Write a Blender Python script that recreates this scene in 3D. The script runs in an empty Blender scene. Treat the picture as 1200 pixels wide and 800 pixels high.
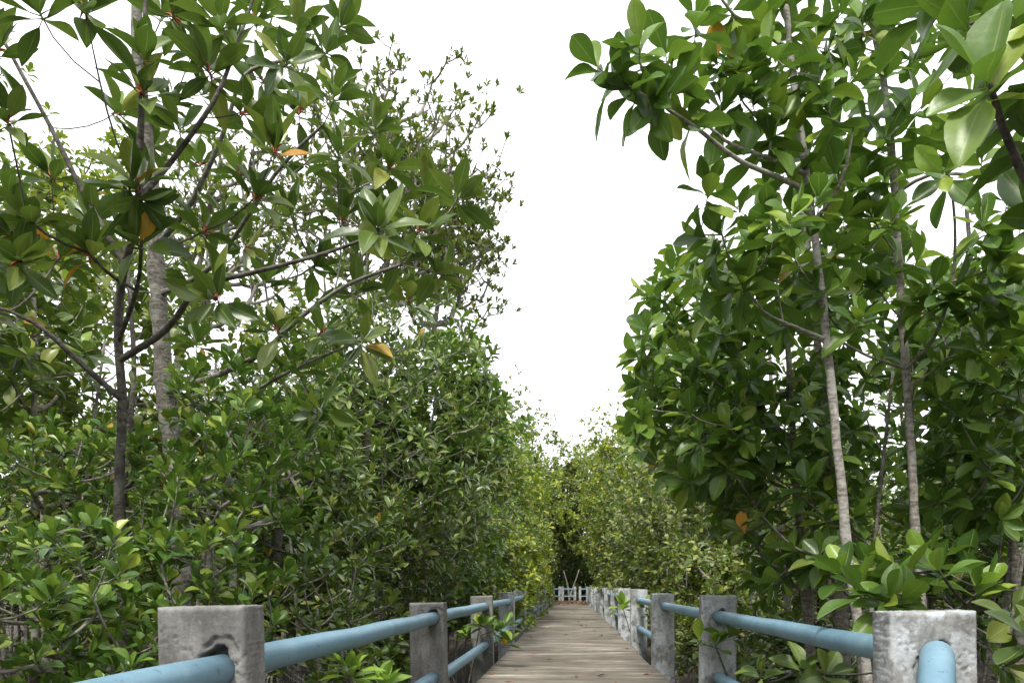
import bpy, math, random
import numpy as np
from mathutils import Matrix, Vector

SC = bpy.context.scene
COL = SC.collection
rng = np.random.default_rng(11)
random.seed(11)

# ------------------------------------------------------------------ camera
FPX = 880.0                                   # focal length in pixels of a 1200 px wide frame
HORIZON = 687                                 # the eye line sits low in the frame: level camera, risen lens
YAW = math.atan(67 / FPX)    # the camera looks slightly left of the walk, which runs along +Y
EYE = np.array([0.0, 0.0, 0.75])
cam = bpy.data.cameras.new('camera')
cam.sensor_width = 36.0
cam.lens = FPX / 1200 * 36.0
cam.clip_start = 0.05
cam.clip_end = 2000
camo = bpy.data.objects.new('camera', cam)
COL.objects.link(camo)
camo.location = EYE
cam.shift_y = (HORIZON - 400) / 1200
camo.rotation_euler = (math.pi / 2, 0, YAW)
SC.camera = camo

# ------------------------------------------------------------------ sky, sun, exposure
SUN_EL, SUN_AZ = math.radians(56), math.radians(192)     # behind a closed bright cloud cover
w = bpy.data.worlds.new('World')
SC.world = w
w.use_nodes = True
nt = w.node_tree
bg = nt.nodes['Background']
sky = nt.nodes.new('ShaderNodeTexSky')
sky.sky_type = 'NISHITA'
sky.sun_disc = False
sky.sun_elevation = SUN_EL
sky.sun_rotation = SUN_AZ
mix = nt.nodes.new('ShaderNodeMix')
mix.data_type = 'RGBA'
mix.inputs[0].default_value = 0.93            # cloud cover
mix.inputs[7].default_value = (12.2, 12.35, 12.7, 1)   # evenly bright overcast
nt.links.new(sky.outputs[0], mix.inputs[6])
nt.links.new(mix.outputs[2], bg.inputs[0])
bg.inputs[1].default_value = 0.095
sl = bpy.data.lights.new('sun', 'SUN')
sl.energy = 2.4
sl.angle = math.radians(10)
sl.color = (1.0, 0.96, 0.88)
so = bpy.data.objects.new('sun', sl)
COL.objects.link(so)
sd = Vector((math.sin(SUN_AZ) * math.cos(SUN_EL), math.cos(SUN_AZ) * math.cos(SUN_EL), math.sin(SUN_EL)))
so.rotation_euler = sd.to_track_quat('Z', 'Y').to_euler()
so.location = (0, 0, 20)
vs = SC.view_settings
vs.view_transform = 'Standard'
vs.look = 'None'
vs.exposure = 0.95
vs.gamma = 1.0
vs.use_curve_mapping = False
SC.cycles.max_bounces = 6
SC.cycles.diffuse_bounces = 3
SC.cycles.glossy_bounces = 2
SC.cycles.transmission_bounces = 3

# ------------------------------------------------------------------ measuring helpers
CF = np.array([-math.sin(YAW), math.cos(YAW), 0.0])
CR = np.array([math.cos(YAW), math.sin(YAW), 0.0])
CU = np.cross(CR, CF)


def at(px, py, Y):
    """point of the place seen at photo pixel (px, py), Y metres up the walk"""
    r = (px - 600) * CR - (py - HORIZON) * CU + FPX * CF
    return EYE + r * (Y / r[1])


def px_of(P):
    d = np.atleast_2d(P) - EYE
    z = np.maximum(d @ CF, 1e-3)
    return np.stack([600 + FPX * (d @ CR) / z, HORIZON - FPX * (d @ CU) / z, d @ CF], 1)


def nrm(v):
    return v / np.maximum(np.linalg.norm(v, axis=-1, keepdims=True), 1e-9)


# ------------------------------------------------------------------ materials
def mat(name):
    m = bpy.data.materials.new(name)
    m.use_nodes = True
    t = m.node_tree
    return m, t, t.nodes['Principled BSDF'], t.nodes['Material Output']


def nd(t, kind, **kw):
    n = t.nodes.new(kind)
    for k, v in kw.items():
        setattr(n, k, v)
    return n


def ramp(t, fac, stops):
    r = nd(t, 'ShaderNodeValToRGB')
    e = r.color_ramp.elements
    while len(e) < len(stops):
        e.new(0.5)
    for i, (p, c) in enumerate(stops):
        e[i].position = p
        e[i].color = (*c, 1)
    t.links.new(fac, r.inputs[0])
    return r.outputs[0]


def mth(t, op, a, b=None):
    n = nd(t, 'ShaderNodeMath', operation=op)
    for i, v in enumerate((a, b)):
        if v is None:
            continue
        if isinstance(v, (int, float)):
            n.inputs[i].default_value = v
        else:
            t.links.new(v, n.inputs[i])
    return n.outputs[0]


def mixc(t, fac, a, b, blend='MIX'):
    n = nd(t, 'ShaderNodeMix', data_type='RGBA', blend_type=blend)
    for i, v in ((0, fac), (6, a), (7, b)):
        if isinstance(v, (int, float)):
            n.inputs[i].default_value = v
        elif isinstance(v, tuple):
            n.inputs[i].default_value = (*v, 1)
        else:
            t.links.new(v, n.inputs[i])
    return n.outputs[2]


def noise(t, scale, detail=4, vec=None, rough=0.55):
    n = nd(t, 'ShaderNodeTexNoise')
    n.inputs['Scale'].default_value = scale
    n.inputs['Detail'].default_value = detail
    n.inputs['Roughness'].default_value = rough
    if vec is not None:
        t.links.new(vec, n.inputs['Vector'])
    return n.outputs[0]


def leaf_mat(name, stops, trans=0.22, rough=0.38, tcol=(0.16, 0.30, 0.03)):
    m, t, b, out = mat(name)
    g = nd(t, 'ShaderNodeNewGeometry')
    oi = nd(t, 'ShaderNodeObjectInfo')
    rnd = mth(t, 'FRACT', mth(t, 'ADD', g.outputs['Random Per Island'], oi.outputs['Random']))
    c = ramp(t, rnd, stops)
    tc = nd(t, 'ShaderNodeTexCoord')
    n1 = noise(t, 1.3, 3, g.outputs['Position'])
    c = mixc(t, 0.35, c, ramp(t, n1, [(0.3, (0.55, 0.6, 0.5)), (0.7, (1.25, 1.2, 1.0))]), 'MULTIPLY')
    n2 = noise(t, 60, 3, g.outputs['Position'])
    c = mixc(t, 0.3, c, ramp(t, n2, [(0.35, (0.72, 0.75, 0.7)), (0.7, (1.2, 1.2, 1.1))]), 'MULTIPLY')
    uv = nd(t, 'ShaderNodeSeparateXYZ')
    t.links.new(tc.outputs['UV'], uv.inputs[0])
    dx = mth(t, 'ABSOLUTE', mth(t, 'SUBTRACT', uv.outputs[0], 0.5))
    rib = mth(t, 'LESS_THAN', dx, 0.022)
    rib = mth(t, 'MULTIPLY', rib, 0.55)
    c = mixc(t, rib, c, (0.30, 0.36, 0.14))
    n5 = noise(t, 130, 2, g.outputs['Position'])
    n6 = noise(t, 4, 2, g.outputs['Position'])
    spot = mth(t, 'MULTIPLY', mth(t, 'GREATER_THAN', n5, 0.68), mth(t, 'GREATER_THAN', n6, 0.5))
    c = mixc(t, mth(t, 'MULTIPLY', spot, 0.6), c, (0.13, 0.09, 0.04))
    t.links.new(c, b.inputs['Base Color'])
    b.inputs['Roughness'].default_value = rough
    b.inputs['Specular IOR Level'].default_value = 0.48
    bp = nd(t, 'ShaderNodeBump')
    bp.inputs['Strength'].default_value = 0.12
    bp.inputs['Distance'].default_value = 0.004
    t.links.new(n2, bp.inputs['Height'])
    t.links.new(bp.outputs[0], b.inputs['Normal'])
    tr = nd(t, 'ShaderNodeBsdfTranslucent')
    t.links.new(mixc(t, 0.5, c, tcol), tr.inputs[0])
    ms = nd(t, 'ShaderNodeMixShader')
    ms.inputs[0].default_value = trans
    t.links.new(b.outputs[0], ms.inputs[1])
    t.links.new(tr.outputs[0], ms.inputs[2])
    t.links.new(ms.outputs[0], out.inputs[0])
    return m


def bark_mat(name, dark, light, lichen=0.3, ring=1.0):
    m, t, b, out = mat(name)
    g = nd(t, 'ShaderNodeNewGeometry')
    mp = nd(t, 'ShaderNodeMapping')
    t.links.new(g.outputs['Position'], mp.inputs[0])
    mp.inputs['Scale'].default_value = (14, 14, 60)
    rings = noise(t, 1.0, 5, mp.outputs[0], 0.65)
    n2 = noise(t, 9, 5, g.outputs['Position'])
    n3 = noise(t, 55, 4, g.outputs['Position'])
    c = ramp(t, n3, [(0.3, dark), (0.7, light)])
    c = mixc(t, 0.75 * ring, c, ramp(t, rings, [(0.36, (0.35, 0.32, 0.3)), (0.52, (1.0, 1.0, 1.0)), (0.7, (1.25, 1.22, 1.2))]), 'MULTIPLY')
    lf = ramp(t, n2, [(0.52, (0, 0, 0)), (0.62, (1, 1, 1))])
    c = mixc(t, mth(t, 'MULTIPLY', lf, lichen), c, (0.36, 0.37, 0.33))
    t.links.new(c, b.inputs['Base Color'])
    b.inputs['Roughness'].default_value = 0.9
    bp = nd(t, 'ShaderNodeBump')
    bp.inputs['Strength'].default_value = 0.7
    bp.inputs['Distance'].default_value = 0.008
    t.links.new(mth(t, 'ADD', rings, n3), bp.inputs['Height'])
    t.links.new(bp.outputs[0], b.inputs['Normal'])
    return m


M = {}
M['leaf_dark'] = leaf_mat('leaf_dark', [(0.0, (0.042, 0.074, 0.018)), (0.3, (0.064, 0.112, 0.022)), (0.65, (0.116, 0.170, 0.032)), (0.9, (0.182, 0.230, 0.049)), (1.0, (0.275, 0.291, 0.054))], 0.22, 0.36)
M['leaf_broad'] = leaf_mat('leaf_broad', [(0.0, (0.045, 0.099, 0.016)), (0.4, (0.077, 0.157, 0.022)), (0.8, (0.133, 0.228, 0.029)), (0.98, (0.265, 0.340, 0.040))], 0.28)
M['leaf_shrub'] = leaf_mat('leaf_shrub', [(0.0, (0.050, 0.111, 0.022)), (0.4, (0.087, 0.176, 0.027)), (0.8, (0.167, 0.261, 0.037)), (0.97, (0.307, 0.366, 0.048))], 0.25, 0.33)
M['leaf_olive'] = leaf_mat('leaf_olive', [(0.0, (0.063, 0.091, 0.019)), (0.4, (0.112, 0.150, 0.027)), (0.8, (0.182, 0.216, 0.037)), (1.0, (0.307, 0.300, 0.048))], 0.28)
M['leaf_gold'] = leaf_mat('leaf_gold', [(0.0, (0.097, 0.155, 0.018)), (0.4, (0.195, 0.265, 0.025)), (0.8, (0.320, 0.370, 0.033)), (1.0, (0.481, 0.444, 0.042))], 0.33)
M['leaf_yellow'] = leaf_mat('leaf_yellow', [(0.0, (0.45, 0.30, 0.04)), (0.5, (0.55, 0.36, 0.04)), (1.0, (0.50, 0.22, 0.03))], 0.25, 0.5, (0.5, 0.3, 0.03))
M['leaf_new'] = leaf_mat('leaf_new', [(0.0, (0.14, 0.27, 0.035)), (1.0, (0.24, 0.36, 0.06))], 0.35, 0.35, (0.3, 0.45, 0.05))
M['bark_grey'] = bark_mat('bark_grey', (0.14, 0.125, 0.105), (0.34, 0.31, 0.27), 0.5)
M['bark_mid'] = bark_mat('bark_mid', (0.085, 0.075, 0.065), (0.24, 0.22, 0.19), 0.4)
M['bark_dark'] = bark_mat('bark_dark', (0.055, 0.048, 0.040), (0.15, 0.135, 0.115), 0.22)
M['bark_pale'] = bark_mat('bark_pale', (0.20, 0.18, 0.16), (0.42, 0.39, 0.35), 0.6)
m, t, b, o_ = mat('stipule_red')
b.inputs['Base Color'].default_value = (0.36, 0.045, 0.025, 1)
b.inputs['Roughness'].default_value = 0.55
M['red'] = m


def concrete(name, base, dark, stain, paint=None, soft=0.45):
    m, t, b, out = mat(name)
    g = nd(t, 'ShaderNodeNewGeometry')
    P = g.outputs['Position']
    n1 = noise(t, 5, 6, P, 0.6)
    n2 = noise(t, 70, 5, P, 0.6)
    mp = nd(t, 'ShaderNodeMapping')
    t.links.new(P, mp.inputs[0])
    mp.inputs['Scale'].default_value = (13, 13, 5)
    n3 = noise(t, 1.0, 5, mp.outputs[0], 0.65)
    c = ramp(t, n1, [(0.3, dark), (0.68, base)])
    if paint is not None:
        pf = ramp(t, noise(t, 6.5, 7, P, 0.72), [(0.44, (0, 0, 0)), (0.50, (1, 1, 1))])
        c = mixc(t, mth(t, 'MULTIPLY', pf, 0.85), c, paint)
    c = mixc(t, 0.8, c, ramp(t, n3, [(0.36, stain), (0.58, (1, 1, 1))]), 'MULTIPLY')
    c = mixc(t, 0.6, c, ramp(t, n2, [(0.33, (0.6, 0.6, 0.6)), (0.55, (1, 1, 1)), (0.75, (1.15, 1.15, 1.15))]), 'MULTIPLY')
    # mould and damp near the foot, green film
    mo = ramp(t, noise(t, 2.2, 4, P), [(0.5, (0, 0, 0)), (0.7, (1, 1, 1))])
    c = mixc(t, mth(t, 'MULTIPLY', mo, 0.3), c, (0.12, 0.125, 0.085))
    t.links.new(c, b.inputs['Base Color'])
    b.inputs['Roughness'].default_value = 0.92
    bp = nd(t, 'ShaderNodeBump')
    bp.inputs['Strength'].default_value = 0.45
    bp.inputs['Distance'].default_value = 0.006
    t.links.new(mth(t, 'ADD', n2, mth(t, 'MULTIPLY', n1, 0.6)), bp.inputs['Height'])
    t.links.new(bp.outputs[0], b.inputs['Normal'])
    return m


M['concrete'] = concrete('concrete_grey', (0.28, 0.275, 0.265), (0.17, 0.166, 0.157), (0.45, 0.44, 0.42))
M['concrete_paint'] = concrete('concrete_whitewash', (0.34, 0.34, 0.335), (0.20, 0.198, 0.19), (0.38, 0.37, 0.35), (0.52, 0.555, 0.58))
# deck: weathered boards-cast slabs, streaked across the walk
m, t, b, o_ = mat('deck_weathered')
g = nd(t, 'ShaderNodeNewGeometry')
oi = nd(t, 'ShaderNodeObjectInfo')
P = g.outputs['Position']
mp = nd(t, 'ShaderNodeMapping')
t.links.new(P, mp.inputs[0])
mp.inputs['Scale'].default_value = (1.3, 5.0, 1)
n1 = noise(t, 1.0, 7, mp.outputs[0], 0.68)
mp2 = nd(t, 'ShaderNodeMapping')
t.links.new(P, mp2.inputs[0])
mp2.inputs['Scale'].default_value = (5.0, 30.0, 1)
n2 = noise(t, 1.0, 5, mp2.outputs[0], 0.65)
n3 = noise(t, 1.1, 5, P, 0.6)
c = ramp(t, n1, [(0.30, (0.065, 0.053, 0.040)), (0.42, (0.105, 0.092, 0.073)), (0.55, (0.175, 0.158, 0.130)), (0.68, (0.36, 0.338, 0.295))])
c = mixc(t, 0.5, c, ramp(t, n2, [(0.32, (0.55, 0.52, 0.48)), (0.6, (1.1, 1.08, 1.05))]), 'MULTIPLY')
c = mixc(t, 0.75, c, ramp(t, n3, [(0.35, (0.52, 0.47, 0.38)), (0.62, (1.3, 1.3, 1.28))]), 'MULTIPLY')
c = mixc(t, 0.5, c, ramp(t, oi.outputs['Random'], [(0.0, (0.75, 0.72, 0.68)), (1.0, (1.2, 1.2, 1.2))]), 'MULTIPLY')
t.links.new(c, b.inputs['Base Color'])
b.inputs['Roughness'].default_value = 0.85
bp = nd(t, 'ShaderNodeBump')
bp.inputs['Strength'].default_value = 0.5
bp.inputs['Distance'].default_value = 0.01
t.links.new(mth(t, 'ADD', n1, n2), bp.inputs['Height'])
t.links.new(bp.outputs[0], b.inputs['Normal'])
M['deck'] = m
# blue pipe
m, t, b, o_ = mat('pipe_blue')
g = nd(t, 'ShaderNodeNewGeometry')
P = g.outputs['Position']
n1 = noise(t, 6, 6, P, 0.65)
n2 = noise(t, 45, 5, P, 0.6)
c = ramp(t, n1, [(0.3, (0.105, 0.20, 0.27)), (0.55, (0.145, 0.26, 0.335)), (0.75, (0.21, 0.32, 0.385))])
c = mixc(t, 0.55, c, ramp(t, n2, [(0.30, (0.32, 0.32, 0.32)), (0.37, (1, 1, 1)), (0.68, (1.08, 1.06, 1.05)), (0.76, (1.7, 1.55, 1.45))]), 'MULTIPLY')
t.links.new(c, b.inputs['Base Color'])
b.inputs['Roughness'].default_value = 0.5
bp = nd(t, 'ShaderNodeBump')
bp.inputs['Strength'].default_value = 0.2
bp.inputs['Distance'].default_value = 0.003
t.links.new(n2, bp.inputs['Height'])
t.links.new(bp.outputs[0], b.inputs['Normal'])
M['pipe'] = m
# mud
m, t, b, o_ = mat('mud')
g = nd(t, 'ShaderNodeNewGeometry')
P = g.outputs['Position']
n1 = noise(t, 0.9, 6, P, 0.6)
n2 = noise(t, 14, 6, P, 0.6)
c = ramp(t, n1, [(0.35, (0.030, 0.025, 0.020)), (0.65, (0.085, 0.070, 0.052))])
c = mixc(t, 0.6, c, ramp(t, n2, [(0.35, (0.5, 0.5, 0.5)), (0.65, (1.2, 1.15, 1.1))]), 'MULTIPLY')
t.links.new(c, b.inputs['Base Color'])
b.inputs['Roughness'].default_value = 0.95
b.inputs['Specular IOR Level'].default_value = 0.2
bp = nd(t, 'ShaderNodeBump')
bp.inputs['Strength'].default_value = 0.8
bp.inputs['Distance'].default_value = 0.05
t.links.new(mth(t, 'ADD', n1, n2), bp.inputs['Height'])
t.links.new(bp.outputs[0], b.inputs['Normal'])
M['mud'] = m
m, t, b, o_ = mat('litter_brown')
g = nd(t, 'ShaderNodeNewGeometry')
c = ramp(t, g.outputs['Random Per Island'], [(0.0, (0.07, 0.032, 0.018)), (0.5, (0.15, 0.062, 0.032)), (0.9, (0.24, 0.13, 0.06)), (1.0, (0.42, 0.32, 0.15))])
t.links.new(c, b.inputs['Base Color'])
b.inputs['Roughness'].default_value = 0.8
M['litter'] = m


# ------------------------------------------------------------------ mesh helpers
def link(name, me, material=None, parent=None):
    o = bpy.data.objects.new(name, me)
    COL.objects.link(o)
    if material is not None and not me.materials:
        me.materials.append(material)
    if parent is not None:
        o.parent = parent
    return o


def tag(o, label, cat, group=None, kind=None):
    if label:
        o['label'] = label
    if cat:
        o['category'] = cat
    if group:
        o['group'] = group
    if kind:
        o['kind'] = kind
    return o


def empty(name, loc=(0, 0, 0)):
    o = bpy.data.objects.new(name, None)
    o.empty_display_size = 0.1
    COL.objects.link(o)
    o.location = loc
    return o


def mesh_np(name, V, F, uv=None, smooth=True):
    """V (n,3); F list of arrays of equal-length faces"""
    me = bpy.data.meshes.new(name)
    V = np.asarray(V, dtype=np.float32)
    me.vertices.add(len(V))
    me.vertices.foreach_set('co', V.ravel())
    loops = np.concatenate([f.ravel() for f in F]).astype(np.int32)
    sizes = np.concatenate([np.full(len(f), f.shape[1]) for f in F]).astype(np.int32)
    starts = np.concatenate([[0], np.cumsum(sizes)[:-1]]).astype(np.int32)
    me.loops.add(len(loops))
    me.loops.foreach_set('vertex_index', loops)
    me.polygons.add(len(sizes))
    me.polygons.foreach_set('loop_start', starts)
    me.polygons.foreach_set('loop_total', sizes)
    if smooth:
        me.polygons.foreach_set('use_smooth', np.ones(len(sizes), dtype=bool))
    if uv is not None:
        l = me.uv_layers.new(name='UVMap')
        l.data.foreach_set('uv', np.asarray(uv, dtype=np.float32)[loops].ravel())
    me.update(calc_edges=True)
    return me


class Tubes:
    def __init__(s):
        s.V, s.F, s.n = [], [], 0

    def add(s, pts, rad, sides=6, wob=0.0, cap=True):
        pts = np.asarray(pts, float)
        rad = np.asarray(rad, float)
        if len(pts) < 2:
            return
        tg = np.gradient(pts, axis=0)
        tg = nrm(tg)
        ref = np.array([0.31, 0.95, 0.05]) if abs(tg[0][2]) > 0.7 else np.array([0.0, 0.0, 1.0])
        a = np.linspace(0, 2 * math.pi, sides, endpoint=False)
        u = nrm(np.cross(tg, ref))
        v = np.cross(tg, u)
        rr = rad[:, None] * (1 + wob * rng.normal(size=(len(pts), sides)))
        ring = pts[:, None, :] + rr[..., None] * (np.cos(a)[None, :, None] * u[:, None, :] + np.sin(a)[None, :, None] * v[:, None, :])
        k = len(pts)
        i = np.arange(k - 1)[:, None] * sides + np.arange(sides)[None, :]
        j = np.arange(k - 1)[:, None] * sides + (np.arange(sides)[None, :] + 1) % sides
        q = np.stack([i, j, j + sides, i + sides], -1).reshape(-1, 4) + s.n
        s.V.append(ring.reshape(-1, 3))
        s.F.append(q)
        s.n += k * sides
        if cap:
            for row, rev in ((0, True), (k - 1, False)):
                c = pts[row][None]
                s.V.append(c)
                idx = np.arange(sides) + (s.n - k * sides if not rev else s.n - k * sides)
                base = (s.n - k * sides) if row == 0 else (s.n - sides)
                if row != 0 and not rev:
                    base = s.tail
                r = base + np.arange(sides)
                f = np.stack([r, np.roll(r, -1), np.full(sides, s.n), np.full(sides, s.n)], -1)
                s.F.append(f[:, :3])
                s.n += 1
                if row == 0:
                    s.tail = s.n - 1 - sides

    def mesh(s, name):
        f4 = [f for f in s.F if f.shape[1] == 4]
        f3 = [f for f in s.F if f.shape[1] == 3]
        F = []
        if f4:
            F.append(np.concatenate(f4))
        if f3:
            F.append(np.concatenate(f3))
        return mesh_np(name, np.concatenate(s.V), F)


# ------------------------------------------------------------------ leaves
def leaf_template(kind, sec, across, curl, fold, twist=0.0):
    """a leaf of length 1 along +Y, face up; returns verts, quads, uv"""
    u = np.linspace(0, 1, sec + 1)
    if kind != 'ellip':
        u = np.concatenate([[0], 1 - (1 - np.linspace(0.14, 1, sec)) ** 1.6]) if sec > 3 else np.array([0, 0.3, 0.72, 1.0])
    if kind == 'ellip':      # pointed, widest at the middle
        wd = 0.178 * np.sin(np.pi * np.clip((u - 0.13) / 0.87, 0, 1)) ** 0.85
    elif kind == 'broad':    # broad elliptic with blunt tip
        wd = 0.25 * np.sin(np.pi * np.clip((u - 0.12) / 0.88, 0, 1) ** 1.15) ** 0.66
    else:                    # obovate, rounded end
        wd = 0.27 * np.sin(np.pi * np.clip((u - 0.08) / 0.92, 0, 1) ** 1.7) ** 0.68
    wd = np.maximum(wd, np.where(u < 0.15, 0.012, 0.003))
    if kind == 'obov':
        wd[-1] = 0.10
    elif kind == 'broad':
        wd[-1] = 0.035
    s = np.linspace(-1, 1, across + 1)
    S, U = np.meshgrid(s, u)
    W = np.repeat(wd[:, None], across + 1, 1)
    X = S * W
    Z = np.abs(S) * W * fold - curl * (U ** 2) + 0.015 * np.sin(7 * U + 3 * S)
    Yc = U * (1 - 0.25 * abs(curl))
    X = X + twist * Z
    V = np.stack([X, Yc, Z], -1).reshape(-1, 3)
    i = np.arange(sec)[:, None] * (across + 1) + np.arange(across)[None, :]
    q = np.stack([i, i + 1, i + across + 2, i + across + 1], -1).reshape(-1, 4)
    uv = np.stack([(S + 1) / 2, U], -1).reshape(-1, 2)
    return V, q, uv


SHAPES = {}
for kd in ('ellip', 'broad', 'obov'):
    for lod, (sec, acr) in (('hi', (8, 4)), ('mid', (4, 2)), ('low', (3, 1))):
        SHAPES[kd, lod] = [leaf_template(kd, sec, acr, c_, f_, tw) for c_, f_, tw in
                           ((0.02, 0.35, 0.0), (0.14, 0.28, 0.2), (0.26, 0.42, -0.2), (-0.10, 0.38, 0.1), (0.40, 0.30, 0.3), (0.08, 0.55, -0.3))]
LEAFMESH = {}


def leaf_mesh(kd, var, mname):
    k = (kd, var, mname)
    if k not in LEAFMESH:
        V, q, uv = SHAPES[kd, 'hi'][var]
        me = mesh_np('leaf', V, [q], uv)
        me.materials.append(M[mname])
        LEAFMESH[k] = me
    return LEAFMESH[k]


class Leaves:
    """a list of leaves: base, direction, normal, length"""
    def __init__(s):
        s.P, s.D, s.N, s.L, s.var, s.m = [], [], [], [], [], []

    def rosette(s, tip, axis, n, L, spread=(0.5, 1.6), droop=0.15, yellow=0.006, new=0.08, stem=0.05):
        axis = nrm(np.asarray(axis, float))
        ref = np.array([1.0, 0, 0]) if abs(axis[2]) > 0.7 else np.array([0, 0, 1.0])
        u = nrm(np.cross(axis, ref))
        v = np.cross(axis, u)
        ph = rng.uniform(0, 6.28)
        for k in range(n):
            f = (k + 0.5) / n
            a = spread[0] + (spread[1] - spread[0]) * f + rng.normal() * 0.17
            az = ph + k * 2.4 + rng.normal() * 0.25
            rad = math.cos(az) * u + math.sin(az) * v
            d = axis * math.cos(a) + rad * math.sin(a)
            d = d + np.array([0, 0, -droop * f * rng.uniform(0.3, 1.6)])
            d = nrm(d + rng.normal(size=3) * 0.08)
            nn = axis - d * (axis @ d)
            if np.linalg.norm(nn) < 0.15:
                nn = np.cross(d, np.cross(rad, d)) if abs(d @ axis) < 0.9 else -rad
            nn = nn + rng.normal(size=3) * 0.22
            nn = nrm(nn - d * (nn @ d))
            s.P.append(tip - axis * stem * f)
            s.D.append(d)
            s.N.append(nn)
            s.L.append(L * rng.uniform(0.72, 1.12) * (0.8 + 0.25 * f))
            s.var.append(int(rng.integers(0, 6)))
            r = rng.uniform()
            s.m.append(1 if r < yellow else (2 if (f < 0.3 and r < new + 0.0) else 0))

    def arrays(s):
        return (np.array(s.P), np.array(s.D), np.array(s.N), np.array(s.L), np.array(s.var), np.array(s.m))


def merged_leaves(name, kd, lod, arr, sel):
    P, D, N, L, var, mm = [a[sel] for a in arr]
    R = np.cross(D, N)
    Vs, Fs, Us, off = [], [], [], 0
    mats = []
    for v in range(6):
        for mi in (0, 1, 2):
            k = (var == v) & (mm == mi)
            if not k.any():
                continue
            T, q, uv = SHAPES[kd, lod][v]
            B = np.stack([R[k], D[k], N[k]], 1) * L[k][:, None, None]     # rows are the local axes
            W = np.einsum('va,nab->nvb', T, B) + P[k][:, None, :]
            n = len(W)
            Vs.append(W.reshape(-1, 3))
            Fs.append((q[None] + (np.arange(n) * len(T))[:, None, None] + off).reshape(-1, 4))
            Us.append(np.tile(uv, (n, 1)))
            mats.append(np.full(n * len(q), mi))
            off += n * len(T)
    me = mesh_np(name, np.concatenate(Vs), [np.concatenate(Fs)], np.concatenate(Us))
    me.polygons.foreach_set('material_index', np.concatenate(mats).astype(np.int32))
    return me


# ------------------------------------------------------------------ trees
GROUND = -0.75


def resample(pts, step):
    pts = np.asarray(pts, float)
    # smooth by Catmull-Rom, then walk at equal steps
    out = []
    n = len(pts)
    for i in range(n - 1):
        p0, p1, p2, p3 = pts[max(i - 1, 0)], pts[i], pts[i + 1], pts[min(i + 2, n - 1)]
        k = max(2, int(np.linalg.norm(p2 - p1) / step) + 1)
        for tt in np.linspace(0, 1, k, endpoint=False):
            out.append(0.5 * ((2 * p1) + (-p0 + p2) * tt + (2 * p0 - 5 * p1 + 4 * p2 - p3) * tt ** 2 + (-p0 + 3 * p1 - 3 * p2 + p3) * tt ** 3))
    out.append(pts[-1])
    return np.array(out)


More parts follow.
